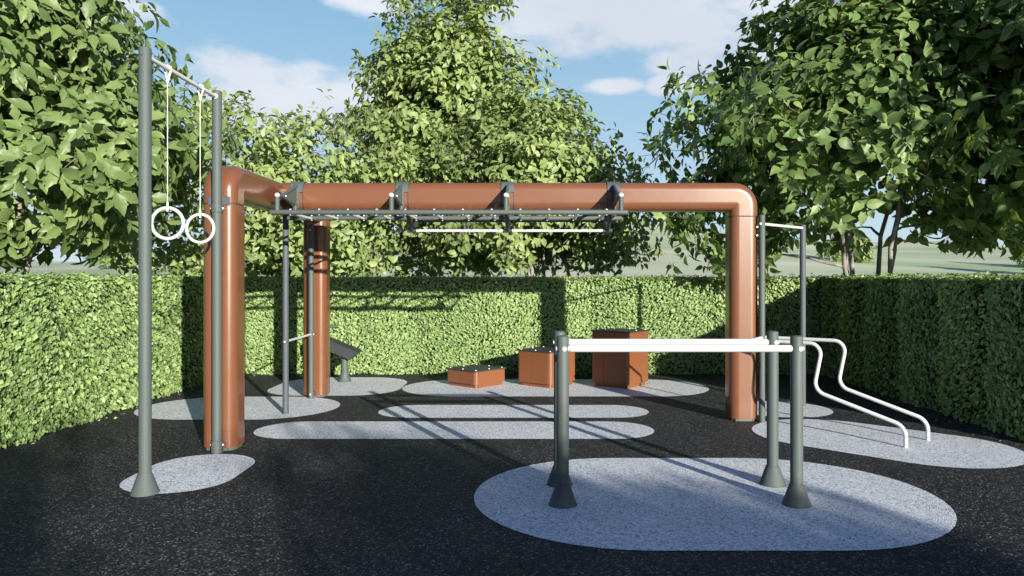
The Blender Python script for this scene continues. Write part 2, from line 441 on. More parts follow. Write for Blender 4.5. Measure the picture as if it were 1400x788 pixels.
def post(name, x, y, top, r, mat, parent, cone=True, bolts=(), base_collar=False, z0=0.0):
    m = MB()
    prof = []
    if cone: prof = [(0.1085, 0.0), (0.1085, 0.006), (0.104, 0.012), (0.056, 0.148), (r+0.003, 0.158), (r+0.003, 0.162), (r, 0.163)]
    elif base_collar: prof = [(r+0.009, z0), (r+0.009, 0.11), (r+0.006, 0.114), (r, 0.115)]
    else: prof = [(r, z0)]
    prof += [(r, top-0.014), (r-0.002, top-0.008), (r-0.008, top-0.003), (r-0.020, top)]
    m.lathe(prof, (x, y, 0), n=32)
    o = m.build(name, mat, parent)
    return o
def bolt(x, y, z, ax, parent, r=0.011, h=0.008, mat=None, name='bolt'):
    m = MB(); m.lathe([(r, 0), (r, h*0.5), (r*0.8, h*0.85), (r*0.35, h)], (x, y, z), axis=ax, n=14)
    o = m.build(name, mat or M_BOLT); o.parent = parent
    o.location = -(parent.matrix_basis.translation) if parent.parent is None else (0, 0, 0)
    return o

# ring posts
PX = -3.012
r1 = post('ring_post', PX, 5.93, 3.52, 0.0475, M_GREY, rig)
bolt(PX, 5.93-0.047, 3.455, (0, -1, 0), r1, 0.013, 0.010, M_GREY)
r2 = post('ring_post', PX, 7.306, 3.52, 0.0455, M_GREY, rig, cone=False, base_collar=True)
for z in (0.075, 2.375):
    bolt(PX, 7.306-0.054, z, (0, -1, 0), r2, 0.014, 0.009, M_GREY)
    for s in (-1, 1): bolt(PX+s*0.05, 7.31, z, (s, 0, 0), r2, 0.011, 0.016)
m = MB(); m.lathe([(0.047, 2.335), (0.0545, 2.338), (0.0545, 2.412), (0.047, 2.415)], (PX, 7.306, 0), n=32)
m.build('post_sleeve', M_GREY).parent = r2
m = MB(); m.box((PX, FY-H-0.006, 2.455), (0.215, 0.010, 0.085), bev=0.003); m.box((PX, FY-H-0.024, 2.455), (0.07, 0.03, 0.06), bev=0.003)
m.build('clamp_plate', M_BLUEGREY).parent = r2
m = MB(); m.box((PX, FY-H-0.012, 0.075), (0.13, 0.022, 0.03), bev=0.002); m.build('foot_clamp', M_BLUEGREY).parent = r2
m = MB(); m.tube([(PX, 5.93+0.03, 3.455), (PX, 7.306-0.03, 3.455)], 0.019, 18)
bar = m.build('ring_bar', M_WHITE, rig)
for y_, s in ((5.93+0.047, 1), (7.306-0.046, -1)):
    m = MB(); m.lathe([(0.027, 0), (0.027, 0.006), (0.02, 0.010)], (PX, y_, 3.455), axis=(0, s, 0), n=18); m.build('bar_flange', M_WHITE).parent = bar
bolt(PX, 7.306+0.046, 3.455, (0, 1, 0), r2)
for c in list(bar.children)+list(r1.children)+list(r2.children)+[c for o in rig.children for c in o.children]:
    c.location = (0, 0, 0)

# low bar posts at the left
p1 = post('low_bar_post', -3.006, 9.37, 2.50, 0.037, M_BLUEGREY, rig, cone=False)
p2 = post('low_bar_post', LX, 10.56, 2.45, 0.036, M_GREY, rig, cone=False)
m = MB(); m.tube([(-3.006, 9.40, 0.905), (LX, 10.53, 0.905)], 0.0165, 16); lb = m.build('low_bar', M_WHITE, rig)
for (x, y, z, ax, par) in ((-3.006, 9.37-0.037, 0.905, (0, -1, 0), p1), (-3.006-0.036, 9.37, 0.905, (-1, 0, 0), p1), (LX+0.035, 10.56, 0.905, (1, 0, 0), p2),
                           (LX, 10.56-0.036, 0.065, (0, -1, 0), p2), (LX, 10.56-0.036, 2.37, (0, -1, 0), p2)):
    bolt(x, y, z, ax, par)
m = MB(); m.lathe([(0.0375, 0.885), (0.041, 0.887), (0.041, 0.923), (0.0375, 0.925)], (-3.006, 9.37, 0), n=24); m.build('post_sleeve', M_BLUEGREY).parent = p1
for z in (0.065, 2.37):
    m = MB(); m.box((LX, 10.64, z), (0.06, 0.09, 0.05), bev=0.003); m.build('clamp_plate', M_BLUEGREY).parent = p2

# monkey bar ladder under the beam
lad = bpy.data.objects.new('monkey_bar_ladder', None); COL.objects.link(lad); lad.parent = rig; lad.location = (-0.85-LX, 8.6-FY, 2.414)
def lpart(m, name, mat):
    o = m.build(name, mat); o.parent = lad; o.location = (0.85, -8.6, -2.414); return o
ZL = 2.414
for y, r, x0, x1 in ((8.19, 0.028, -2.80, 1.105), (9.0, 0.027, -2.87, 1.14)):
    m = MB()
    m.lathe([(r*0.55, 0), (r*0.9, 0.006), (r, 0.016), (r, x1-x0-0.016), (r*0.9, x1-x0-0.006), (r*0.55, x1-x0)], (x0, y, ZL), axis=(1, 0, 0), n=20)
    for xs in (-1.25, -0.12) if y < 8.5 else (-1.05, 0.05):      # joint sleeves
        m.lathe([(r+0.0015, 0), (r+0.0015, 0.012)], (xs, y, ZL), axis=(1, 0, 0), n=20)
    lpart(m, 'side_rail', M_GREY)
for k in range(12):
    x = -2.576 + k*0.3134
    m = MB()
    m.tube([(x, 8.205, ZL-0.008), (x, 8.99, ZL-0.008)], 0.0155, 14)
    for y, r in ((8.19, 0.028), (9.0, 0.027)):
        m.lathe([(0.012, -0.004), (0.012, 0.003), (0.009, 0.009), (0.003, 0.011)], (x, y, ZL+r), n=12)
        m.lathe([(0.010, 0), (0.010, 0.005), (0.004, 0.008)], (x, y, ZL-r+0.002), axis=(0, 0, -1), n=12)
    lpart(m, 'rung', M_WHITE)
BXS = (-2.72, -1.475, -0.225, 1.03)
for bx in BXS:
    m = MB()
    # yoke that wraps the upper front corner of the pipe and goes over the top
    w2 = 0.075
    g = 0.006
    prof = []
    yf = MY-H-g; zt = ZT+H+g; rr = 0.11+g
    pts = [(MY+0.10, zt)] + [(MY-H-g+rr - rr*math.sin(math.radians(a)), ZT+H+g-rr + rr*math.cos(math.radians(a))) for a in range(0, 91, 10)]
    pts = pts + [(yf, ZT+H-rr-0.01)]
    vs = []; fs = []
    for j, (y, z) in enumerate(pts):
        # outward offset
        a = Vector((y-MY, z-ZT)); a.normalize()
        for (xx, off) in ((-w2, 0), (w2, 0), (w2, 0.009), (-w2, 0.009)):
            vs.append((bx+xx, y+a.x*off, z+a.y*off))
    for j in range(len(pts)-1):
        for q in range(4):
            fs.append([j*4+q, j*4+(q+1) % 4, j*4+4+(q+1) % 4, j*4+4+q])
    fs += [[3, 2, 1, 0], [(len(pts)-1)*4+q for q in range(4)]]
    m.add(vs, fs)
    # web plate standing in the y-z plane, tapered, from yoke down to the rear rail
    poly = [(yf-0.004, zt-0.06), (yf-0.004, 2.44), (yf-0.085, 2.44), (yf-0.12, 2.53), (8.44, 2.585), (8.40, 2.625)]
    vs = [(bx-0.005, y, z) for y, z in poly]+[(bx+0.005, y, z) for y, z in poly]
    k = len(poly)
    m.add(vs, [[j, (j+1) % k, (j+1) % k+k, j+k] for j in range(k)]+[list(range(k))[::-1], [k+j for j in range(k)]])
    m.box((bx, yf-0.004, ZT-0.01), (0.055, 0.008, 0.27), bev=0.002)
    m.tube([(bx, yf-0.005, 2.785), (bx, 8.37, 2.615)], 0.019, 14)      # upper strut
    m.tube([(bx, 8.19, 2.60), (bx, 8.37, 2.605), (bx, yf-0.01, 2.555)], 0.021, 14)   # lower strut
    m.tube([(bx, 8.19, 2.43), (bx, 8.19, 2.585)], 0.026, 18)      # front stub
    m.tube([(bx, yf-0.05, 2.43), (bx, yf-0.05, 2.56)], 0.026, 18)      # rear stub
    m.tube([(bx, yf-0.05, 2.44), (bx, 9.0, 2.43)], 0.018, 12)
    o = lpart(m, 'hanger_bracket', M_BLUEGREY if bx == BXS[-1] else M_GREY)
    m = MB(); m.ball((bx, 8.19, 2.600), 0.027); c = m.build('ball_cap', M_BOLT); c.parent = o
    for s in (-1, 1):
        m = MB(); m.lathe([(0.010, 0), (0.010, 0.008), (0.004, 0.012)], (bx+s*0.018, 8.42, 2.617), axis=(s, 0, 0), n=12)
        c = m.build('bolt', M_BOLT); c.parent = o
    for s in (-1, 1):
        m = MB()
        P5 = rrect(H+0.004, H+0.004, 0.103)
        m.sweep([(bx+s*w2-0.006, MY, ZT), (bx+s*w2+0.006, MY, ZT)], P5, up=(0, 0, 1))
        c = m.build('strap', M_DARK); c.parent = o
# lower hanging bars under the ladder
for hx, tw in ((-1.33, 0), (-0.22, 0), (0.94, 0)):
    m = MB(); m.tube(smooth_path([(hx, 8.42, ZL-0.01), (hx, 8.71, 2.247), (hx, 9.10, 2.385)], 0.05, 5), 0.024, 14)
    m.box((hx, 8.35, ZL-0.005), (0.05, 0.2, 0.012), bev=0.003)
    for zz, yy in ((2.247, 8.71), (2.39, 9.10)):
        m.lathe([(0.025, -0.052), (0.025, 0.052)], (hx, yy, zz), axis=(1, 0, 0), n=14)
    lpart(m, 'drop_bracket', M_DARK)
for x0, x1 in ((-1.33, -0.22), (-0.22, 0.94)):
    m = MB(); m.tube([(x0+0.02, 8.71, 2.247), (x1-0.02, 8.71, 2.247)], 0.0175, 14); lpart(m, 'grip_bar', M_WHITE)
    m = MB(); m.tube([(x0+0.02, 9.10, 2.39), (x1-0.02, 9.10, 2.39)], 0.0175, 14); lpart(m, 'rear_grip_bar', M_BLUEGREY)

# ------------------------------------------------------------------ rings on cords
def ring(x, y, zc, label, rot):
    t = thing('gymnastic_ring', label, 'gymnastic ring', (x, y, zc), 'gymnastic rings on cords')
    R, r = 0.129, 0.0145
    m = MB()
    n = 48; pts = [(R*math.cos(2*PI*i/n), 0, R*math.sin(2*PI*i/n)) for i in range(n)]
    k = 12; vs = []; fs = []
    for i in range(n):
        a = 2*PI*i/n
        for j in range(k):
            b = 2*PI*j/k
            vs.append(((R+r*math.cos(b))*math.cos(a), r*math.sin(b), (R+r*math.cos(b))*math.sin(a)))
    for i in range(n):
        for j in range(k):
            fs.append([i*k+j, ((i+1) % n)*k+j, ((i+1) % n)*k+(j+1) % k, i*k+(j+1) % k])
    m.add(vs, fs); o = m.build('grip_ring', M_WHITE); o.parent = t; o.rotation_euler = (0, 0, rot)
    m = MB(); zb = 3.455-zc
    m.tube([(0, 0, R-0.02), (0, 0, zb-0.10)], 0.0032, 8)
    m.tube([(0, 0, R-0.03), (0, 0, R+0.05)], 0.008, 10)
    o = m.build('cord', M_ROPE); o.parent = t
    m = MB()   # loop over the bar with a knot
    lp = [(0.0, 0, zb-0.11), (0.012, 0, zb-0.06), (0.027, 0, zb-0.012), (0.024, 0, zb+0.018), (0, 0, zb+0.027), (-0.024, 0, zb+0.018), (-0.027, 0, zb-0.012), (-0.012, 0, zb-0.06), (0.0, 0, zb-0.11)]
    m.tube(lp, 0.005, 8)
    lp2 = [(x_, y_+0.014, z_) for x_, y_, z_ in lp]; m.tube(lp2, 0.004, 8)
    m.ball((0, 0, zb-0.11), 0.013); o = m.build('cord_loop', M_ROPE); o.parent = t
ring(PX, 6.30, 2.157, 'white ring on the cord nearer the free-standing tall post, left of the pair', math.radians(4))
ring(PX, 6.93, 2.155, 'white ring on the cord nearer the orange leg, right of the pair', math.radians(-3))

# ------------------------------------------------------------------ pull-up station at the right with bent handrails
st = thing('pull_up_station', 'two slim grey posts with white pull-up bar and bent white handrails beside right orange leg', 'pull-up station', (2.77, 8.86, 0))
PA, PB = (2.775, 8.86), (3.665, 9.97)
q1 = post('station_post', PA[0], PA[1], 2.445, 0.037, M_GREY, st, cone=False)
q2 = post('station_post', PB[0], PB[1], 2.405, 0.039, M_BLUEGREY, st, cone=False)
m = MB(); m.tube([(PA[0], PA[1], 2.335), (PB[0], PB[1], 2.36)], 0.0175, 16); m.build('pull_up_bar', M_WHITE, st)
dv = Vector((PB[0]-PA[0], PB[1]-PA[1], 0)).normalized()
for p, s, z, par in ((PA, -1, 2.335, q1), (PB, 1, 2.36, q2)):
    m = MB(); m.lathe([(0.016, 0), (0.016, 0.008), (0.007, 0.012)], (p[0]+dv.x*s*0.036, p[1]+dv.y*s*0.036, z), axis=(dv.x*s, dv.y*s, 0), n=12)
    c = m.build('bolt', M_BOLT); c.parent = par
for z in (2.30, 2.20):
    m = MB(); m.box((PA[0]-0.045, PA[1]+0.02, z), (0.035, 0.03, 0.022), bev=0.003); c = m.build('clamp', M_BOLT if z > 2 else M_DARK); c.parent = q1
RD = Vector((0.78, -0.626, 0)).normalized()
def handrail(bx, by, tstart):
    pts = [(bx-RD.x*tstart, by-RD.y*tstart, 0.992)]
    raw = [(0.808, 0.996), (0.905, 0.490), (0.0, 0.212), (0.0, 0.0)]      # bends before rounding
    pts += [(bx-RD.x*t, by-RD.y*t, z) for t, z in raw]
    path = smooth_path(pts, [0.115, 0.13, 0.14], 9)
    m = MB(); m.tube(path, 0.0205, 18)
    o = m.build('handrail', M_WHITE, st)
    sd = Vector((RD.y, -RD.x, 0))
    for z in (0.035, 0.115):
        m = MB(); m.lathe([(0.005, 0), (0.005, 0.003)], (bx-0.004, by-0.0195, z), axis=(-0.2, -1, 0), n=8); c = m.build('bolt', M_DARK); c.parent = o
    return pts[0]
e1 = handrail(4.19, 7.845, 1.75); e2 = handrail(3.79, 7.51, 1.59)
m = MB(); m.tube([e1, (PA[0], PA[1], 0.992)], 0.0205, 14); m.tube([e2, (PA[0], PA[1], 0.992)], 0.0205, 14); m.ball(e2, 0.026)
m.build('rail_bracket', M_WHITE, st)

# ------------------------------------------------------------------ parallel bars
pb = thing('parallel_bars', 'parallel bars, two straight white rails on four grey cone-footed posts on the largest pad', 'parallel bars', (1.14, 5.9, 0))
for y in (5.62, 6.17):
    pz = 1.268 if y < 6 else 1.264
    for x in (0.27, 2.02):
        o = post('post', x, y, pz, 0.0465, M_GREY, pb)
        s = -1 if x < 1 else 1
        bolt_o = MB(); bolt_o.lathe([(0.017, 0), (0.017, 0.003), (0.012, 0.005)], (x+(0.012 if s < 0 else 0.016), y-0.0445, 1.171), axis=(0.25, -1, 0), n=14)
        c = bolt_o.build('bolt', M_BOLT); c.parent = o
        bolt_o = MB(); bolt_o.lathe([(0.017, 0), (0.017, 0.006), (0.009, 0.011)], (x+s*0.044, y, 1.171), axis=(s, 0, 0), n=14)
        c = bolt_o.build('bolt', M_BOLT); c.parent = o
        # screws on the cone foot
        for a in (-120, -60, 30, 150):
            ca, sa = math.cos(math.radians(a)), math.sin(math.radians(a))
            mm = MB(); mm.lathe([(0.0035, 0), (0.0035, 0.002)], (x+0.053*ca, y+0.053*sa, 0.156), axis=(ca, sa, 0), n=8); c = mm.build('screw', M_DARK); c.parent = o
    m = MB(); m.tube([(0.30, y, 1.171), (1.99, y, 1.171)], 0.0275, 24)
    m.lathe([(0.0275, 0), (0.0275, 0.012)], (0.315, y, 1.171), axis=(1, 0, 0), n=24)
    m.build('rail', M_WHITE, pb)

# ------------------------------------------------------------------ plyo boxes
def plyo(label, fx, fy, rot, h, side):
    ca, sa = math.cos(rot), math.sin(rot)
    # front corner at (fx,fy): local axes u=(ca,sa) to the right, v=(-sa,ca) to the left
    cx = fx+(ca-sa)*side/2; cy = fy+(sa+ca)*side/2
    t = thing('plyo_box', label, 'plyometric box', (cx, cy, 0), 'orange jump boxes with black tops')
    hs = side/2
    m = MB()
    P = rrect(hs-0.004, hs-0.004, 0.06, 6, 0.003)
    # vertical panel joint on the left face and right face (a narrow V groove)
    out = []
    for i in range(len(P)):
        out.append(P[i]); a, b = P[i], P[(i+1) % len(P)]
        if math.hypot(a[0]-b[0], a[1]-b[1]) > 0.2:
            if abs(a[0]-b[0]) < 1e-6 and a[0] < 0:     # left face (x = -hs): groove past the middle
                d = 1 if b[1] > a[1] else -1
                out += [(a[0], 0.10*1-d*0.003), (a[0]+0.007, 0.10), (a[0], 0.10+d*0.003)]
    m.prism(out, 0.062, h-0.018)
    o = m.build('body', M_BOX); o.parent = t; o.rotation_euler = (0, 0, rot)
    m = MB(); m.prism(rrect(hs-0.045, hs-0.045, 0.03, 4), 0.004, 0.07)
    for sx in (-1, 1):
        for sy in (-1, 1):
            pass
    o = m.build('plinth', M_BOX); o.parent = t; o.rotation_euler = (0, 0, rot)
    m = MB()
    ch = 0.075
    oct_ = [(hs, -hs+ch), (hs, hs-ch), (hs-ch, hs), (-hs+ch, hs), (-hs, hs-ch), (-hs, -hs+ch), (-hs+ch, -hs), (hs-ch, -hs)]
    oct_ = rrect(hs+0.008, hs+0.008, 0.035, 4)
    m.prism(oct_, h-0.018, h-0.006); i_ = [(x*0.994, y*0.994) for x, y in oct_]; m.prism(i_, h-0.006, h)
    o = m.build('top_plate', M_TOP); o.parent = t; o.rotation_euler = (0, 0, rot)
    e = hs-0.055
    for (x, y) in ((-e, -e), (0, -e), (e, -e), (e, 0), (e, e), (0, e), (-e, e), (-e, 0)):
        b = MB(); b.lathe([(0.013, 0), (0.013, 0.004), (0.008, 0.010), (0.003, 0.012)], (x, y, h), n=12)
        c = b.build('bolt', M_BOLT); c.parent = o
    return t
plyo('lowest of the three orange jump boxes, knee height with a black bolted lid', -0.775, 11.44, math.radians(48), 0.275, 0.685)
plyo('middle-height orange jump box partly behind the left posts of the parallel bars', 0.37, 11.46, math.radians(51), 0.565, 0.685)
plyo('tallest orange jump box, waist high with a black lid, nearest the right orange leg', 1.54, 11.40, math.radians(52), 0.875, 0.68)

# ------------------------------------------------------------------ inclined bench at the back
bn = thing('incline_bench', 'small dark sloping sit-up bench on a grey cone-foot pedestal behind the back orange leg', 'exercise bench', (-2.98, 12.25, 0))
post('pedestal', -2.98, 12.30, 0.53, 0.055, M_GREY, bn)
post('pedestal', -3.42, 12.30, 0.93, 0.040, M_GREY, bn)
A = Vector((-3.42, 12.28, 0.775)); B = Vector((-2.735, 12.28, 0.487))
dx = (B-A).normalized(); nn = Vector((-dx.z, 0, dx.x))
def slab(m, a, b, hw, t0, t1, inset0=0, ins_y=0):
    vs = []
    for tt, io in ((t0, inset0), (t1, 0)):
        for (p, s) in ((a+dx*io, 1), (b-dx*io, 1)):
            pass
        pa = a+dx*io+nn*tt; pbb = b-dx*io+nn*tt; hh = hw-(io and ins_y)
        vs += [pa+Vector((0, -hh, 0)), pbb+Vector((0, -hh, 0)), pbb+Vector((0, hh, 0)), pa+Vector((0, hh, 0))]
    m.add(vs, [[3, 2, 1, 0], [4, 5, 6, 7], [0, 1, 5, 4], [1, 2, 6, 5], [2, 3, 7, 6], [3, 0, 4, 7]])
m = MB(); slab(m, A, B, 0.19, 0.0, 0.014); m.build('seat_board', M_TOP, bn)
m = MB(); slab(m, A+dx*0.01, B-dx*0.012, 0.178, -0.155, -0.001, inset0=0.06, ins_y=0.03); m.build('under_tray', M_DARK, bn)
m = MB(); m.tube([(-3.42, 12.30, 0.905), (-3.09, 12.30, 0.905)], 0.026, 14); m.build('foot_bar', M_GREY, bn)

# ------------------------------------------------------------------ leaf meshes (numpy)
def build_leaf_mesh(name, P, D, Nn, Ls, Ws, mat, rnd, parent=None, shape='ovate'):
    """P base point, D direction, Nn normal, per leaf length and half-width; two bent, folded blades per leaf"""
    n = len(P)
    D = D/np.linalg.norm(D, axis=1, keepdims=True)
    Nn = Nn - D*np.sum(Nn*D, axis=1, keepdims=True); Nn /= np.maximum(1e-6, np.linalg.norm(Nn, axis=1, keepdims=True))
    S = np.cross(D, Nn)
    Ls = Ls[:, None]; Ws = Ws[:, None]
    if shape == 'ovate':
        spec = [(0, 0, 0), (0.30, 0.86, 0.10), (0.66, 0.72, 0.02), (1.0, 0, -0.22), (0.66, -0.72, 0.02), (0.30, -0.86, 0.10), (0.5, 0, -0.02)]
        faces = [(0, 1, 6), (1, 2, 6), (2, 3, 6), (3, 4, 6), (4, 5, 6), (5, 0, 6)]
    elif shape == 'lance':      # long serrated leaf
        spec = [(0, 0, 0), (0.16, 0.42, 0.06), (0.40, 0.86, 0.06), (0.47, 0.72, 0.05), (0.66, 0.84, -0.02), (0.72, 0.60, -0.04), (0.84, 0.42, -0.10), (1.06, 0, -0.26),
                (0.84, -0.42, -0.10), (0.72, -0.60, -0.04), (0.66, -0.84, -0.02), (0.47, -0.72, 0.05), (0.40, -0.86, 0.06), (0.16, -0.42, 0.06), (0.5, 0, -0.03)]
        faces = [(i, i+1, 14) for i in range(13)] + [(13, 0, 14)]
    elif shape == 'broad':      # heart-based pointed leaf
        spec = [(0, 0, 0), (0.04, 0.55, 0.07), (0.28, 0.98, 0.07), (0.55, 0.90, 0.0), (0.80, 0.42, -0.10), (1.05, 0, -0.26),
                (0.80, -0.42, -0.10), (0.55, -0.90, 0.0), (0.28, -0.98, 0.07), (0.04, -0.55, 0.07), (0.45, 0, -0.03)]
        faces = [(i, i+1, 10) for i in range(9)] + [(9, 0, 10)]
    elif shape == 'maple':
        spec = [(0, 0, 0), (0.22, 0.80, 0.10), (0.46, 0.98, -0.04), (0.60, 0.52, 0.05), (0.80, 0.50, -0.08), (1.02, 0, -0.24),
                (0.80, -0.50, -0.08), (0.60, -0.52, 0.05), (0.46, -0.98, -0.04), (0.22, -0.80, 0.10), (0.5, 0, -0.03)]
        faces = [(i, i+1, 10) for i in range(9)] + [(9, 0, 10)]
    else:
        spec = [(0, 0, 0), (0.42, 1.0, 0.10), (1.0, 0, -0.12), (0.42, -1.0, 0.10)]
        faces = [(0, 1, 2), (0, 2, 3)]
    k = len(spec)
    V = np.empty((n, k, 3))
    for i, (a, b, c) in enumerate(spec):
        V[:, i] = P + D*Ls*a + S*Ws*b + Nn*Ls*c
    F = (np.arange(n)[:, None, None]*k + np.array(faces)[None]).reshape(-1)
    nf = n*len(faces)
    me = bpy.data.meshes.new(name)
    me.vertices.add(n*k); me.vertices.foreach_set('co', V.reshape(-1).astype(np.float32))
    me.loops.add(nf*3); me.loops.foreach_set('vertex_index', F.astype(np.int32))
    me.polygons.add(nf); me.polygons.foreach_set('loop_start', np.arange(0, nf*3, 3, dtype=np.int32))
    me.polygons.foreach_set('loop_total', np.full(nf, 3, dtype=np.int32))
    me.update(calc_edges=True)
    at = me.attributes.new('rnd', 'FLOAT', 'FACE')
    at.data.foreach_set('value', np.repeat(rnd, len(faces)).astype(np.float32))
    me.materials.append(mat)
    o = bpy.data.objects.new(name, me); COL.objects.link(o)
    if parent is not None: o.parent = parent
    return o

# value-noise helper for uneven surfaces
def wob(x, y, seed):
    r = np.random.RandomState(seed); s = 0
    for k in range(5):
        a, b, c, d = r.uniform(0.6, 1.6)*(1.7**k), r.uniform(0.6, 1.6)*(1.7**k), r.uniform(0, 6.3), r.uniform(-1, 1)*(1.7**k)
        s = s + np.sin(a*x*1.6+d*y+c)*np.cos(b*y*1.6-d*x+c*2)/(1.45**k)
    return s/2.2

# ------------------------------------------------------------------ hedges
def hedge(label, p0, p1, out, thick, h, seed, dens=1500, face_back=350, ends=(True, True), lscale=1.0):
    """inner face runs p0->p1, 'out' is the unit normal of the inner (court) side"""
    rs = np.random.RandomState(seed)
    p0 = np.array(p0, float); p1 = np.array(p1, float); Lg = np.linalg.norm(p1-p0); T = (p1-p0)/Lg; O = np.array(out, float)
    root = thing('hedge', label, 'hedge', (float((p0+p1)[0]/2), float((p0+p1)[1]/2), 0))
    inv = Vector(root.location)
    # twiggy dark core
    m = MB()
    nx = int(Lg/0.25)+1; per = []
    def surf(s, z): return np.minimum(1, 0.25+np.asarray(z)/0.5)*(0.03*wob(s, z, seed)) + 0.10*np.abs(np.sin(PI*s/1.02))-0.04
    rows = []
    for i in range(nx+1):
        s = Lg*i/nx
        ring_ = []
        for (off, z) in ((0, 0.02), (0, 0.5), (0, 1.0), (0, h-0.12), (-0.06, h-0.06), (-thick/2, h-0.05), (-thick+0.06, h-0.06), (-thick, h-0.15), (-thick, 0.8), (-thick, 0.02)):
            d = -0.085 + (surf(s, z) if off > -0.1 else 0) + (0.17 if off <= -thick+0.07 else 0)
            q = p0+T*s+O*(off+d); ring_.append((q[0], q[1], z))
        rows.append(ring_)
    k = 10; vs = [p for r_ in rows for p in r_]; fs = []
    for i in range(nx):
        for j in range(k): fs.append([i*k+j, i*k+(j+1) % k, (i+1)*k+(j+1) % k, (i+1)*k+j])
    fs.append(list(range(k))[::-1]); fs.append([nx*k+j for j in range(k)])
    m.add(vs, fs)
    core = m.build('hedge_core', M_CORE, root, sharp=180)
    Ps, Ns = [], []
    def addface(n, f):
        P, Nn = f(n); Ps.append(P); Ns.append(Nn)
    def pt(s, off, z): return np.stack([p0[0]+T[0]*s+O[0]*off, p0[1]+T[1]*s+O[1]*off, z], 1)
    n = int(dens*Lg*h); s = rs.uniform(-0.02, Lg+0.02, n); z = h*rs.uniform(0.0, 1, n)**0.97
    off = surf(s, z) + rs.uniform(-0.07, 0.015, n) + 0.022*np.sin(s*31+4*np.sin(z*17))*np.sin(z*37+3*np.sin(s*13)) + 0.03*rs.uniform(0, 1, n)**6
    Ps.append(pt(s, off, z)); Ns.append(np.tile([O[0], O[1], 0.25], (n, 1)))
    n = int(dens*0.9*Lg*thick); s = rs.uniform(0, Lg, n); u = rs.uniform(0, 1, n)
    z = h + rs.uniform(-0.06, 0.012, n) + 0.016*wob(s*3, u*4, seed+5) + 0.06*rs.uniform(0, 1, n)**14
    off = -u*thick + (1-u)*0.03
    Ps.append(pt(s, off, z)); Ns.append(np.tile([O[0]*0.2, O[1]*0.2, 1.0], (n, 1)))
    n = int(face_back*Lg*h); s = rs.uniform(0, Lg, n); z = h*rs.uniform(0, 1, n)
    Ps.append(pt(s, -thick+rs.uniform(-0.03, 0.06, n), z)); Ns.append(np.tile([-O[0], -O[1], 0.25], (n, 1)))
    for e, at_, sg in ((ends[0], 0, -1), (ends[1], Lg, 1)):
        if not e: continue
        n = int(dens*0.8*thick*h); u = rs.uniform(0, 1, n)
        Ps.append(pt(at_+sg*rs.uniform(-0.06, 0.03, n), -u*thick, h*rs.uniform(0, 1, n))); Ns.append(np.tile([T[0]*sg, T[1]*sg, 0.25], (n, 1)))
    P = np.concatenate(Ps); Nn = np.concatenate(Ns); n = len(P)
    P[:, 2] = np.maximum(P[:, 2], 0.012)
    Nn = Nn + rs.normal(0, 0.42, (n, 3))
    # each plant of the hedge combs its leaves its own way
    sl_ = (P[:, 0]-p0[0])*T[0]+(P[:, 1]-p0[1])*T[1]
    plant = np.floor(sl_/1.02)
    lean = np.sin(plant*2.3+seed)*1.1
    D = np.stack([T[0]*lean, T[1]*lean, -0.85+0*lean], 1) + np.array([O[0], O[1], 0])*0.35 + rs.normal(0, 0.40, (n, 3))
    top = P[:, 2] > h-0.07
    D[top] = rs.normal(0, 1, (top.sum(), 3))*[1, 1, 0.25]+[0, 0, 0.25]
    Ls = rs.uniform(0.035, 0.082, n)*lscale; Ws = Ls*rs.uniform(0.26, 0.36, n)
    rnd = np.clip(rs.normal(0.5, 0.22, n) + 0.10*np.sin(plant*1.7+seed), 0, 1)
    P = P - D/np.linalg.norm(D, axis=1, keepdims=True)*Ls[:, None]*0.5
    P[:, 2] = np.maximum(P[:, 2], 0.03)
    lv = build_leaf_mesh('hedge_leaves', P-np.array(inv), D, Nn, Ls, Ws, M_HEDGE, rnd, root, 'simple')
    return root
hedge('trimmed green hedge across the back of the court', (-6.0, 13.20), (6.0, 13.20), (0, -1), 0.8, 1.70, 11, dens=2700, lscale=0.78)
hedge('sunlit trimmed hedge along the left side of the court', (-5.20, 7.30), (-5.20, 13.1), (1, 0), 0.8, 1.70, 23, dens=2100, ends=(True, False), lscale=1.05)
hedge('shaded trimmed hedge along the right side of the court', (5.20, 7.50), (5.20, 13.1), (-1, 0), 0.8, 1.70, 37, dens=2100, ends=(True, False), lscale=1.05)

# dropped leaves along the foot of the hedges
rs = np.random.RandomState(77); n = 80
side = rs.randint(0, 3, n); t_ = rs.uniform(0, 1, n); e_ = np.abs(rs.normal(0, 0.13, n))
lx = np.where(side == 0, -5.1+e_, np.where(side == 1, 5.1-e_, -5+10*t_)); ly = np.where(side == 2, 13.1-e_, 7.5+5.6*t_)
P = np.stack([lx, ly, np.full(n, 0.014)], 1); D = np.stack([rs.normal(0, 1, n), rs.normal(0, 1, n), rs.normal(0, 0.08, n)], 1)
Ls = rs.uniform(0.025, 0.06, n)
fl = build_leaf_mesh('fallen_leaves', P, D, np.tile([0, 0, 1.0], (n, 1))+rs.normal(0, 0.25, (n, 3)), Ls, Ls*0.33, M_HEDGE, rs.uniform(0.6, 1, n), None, 'simple')
fl['kind'] = 'stuff'
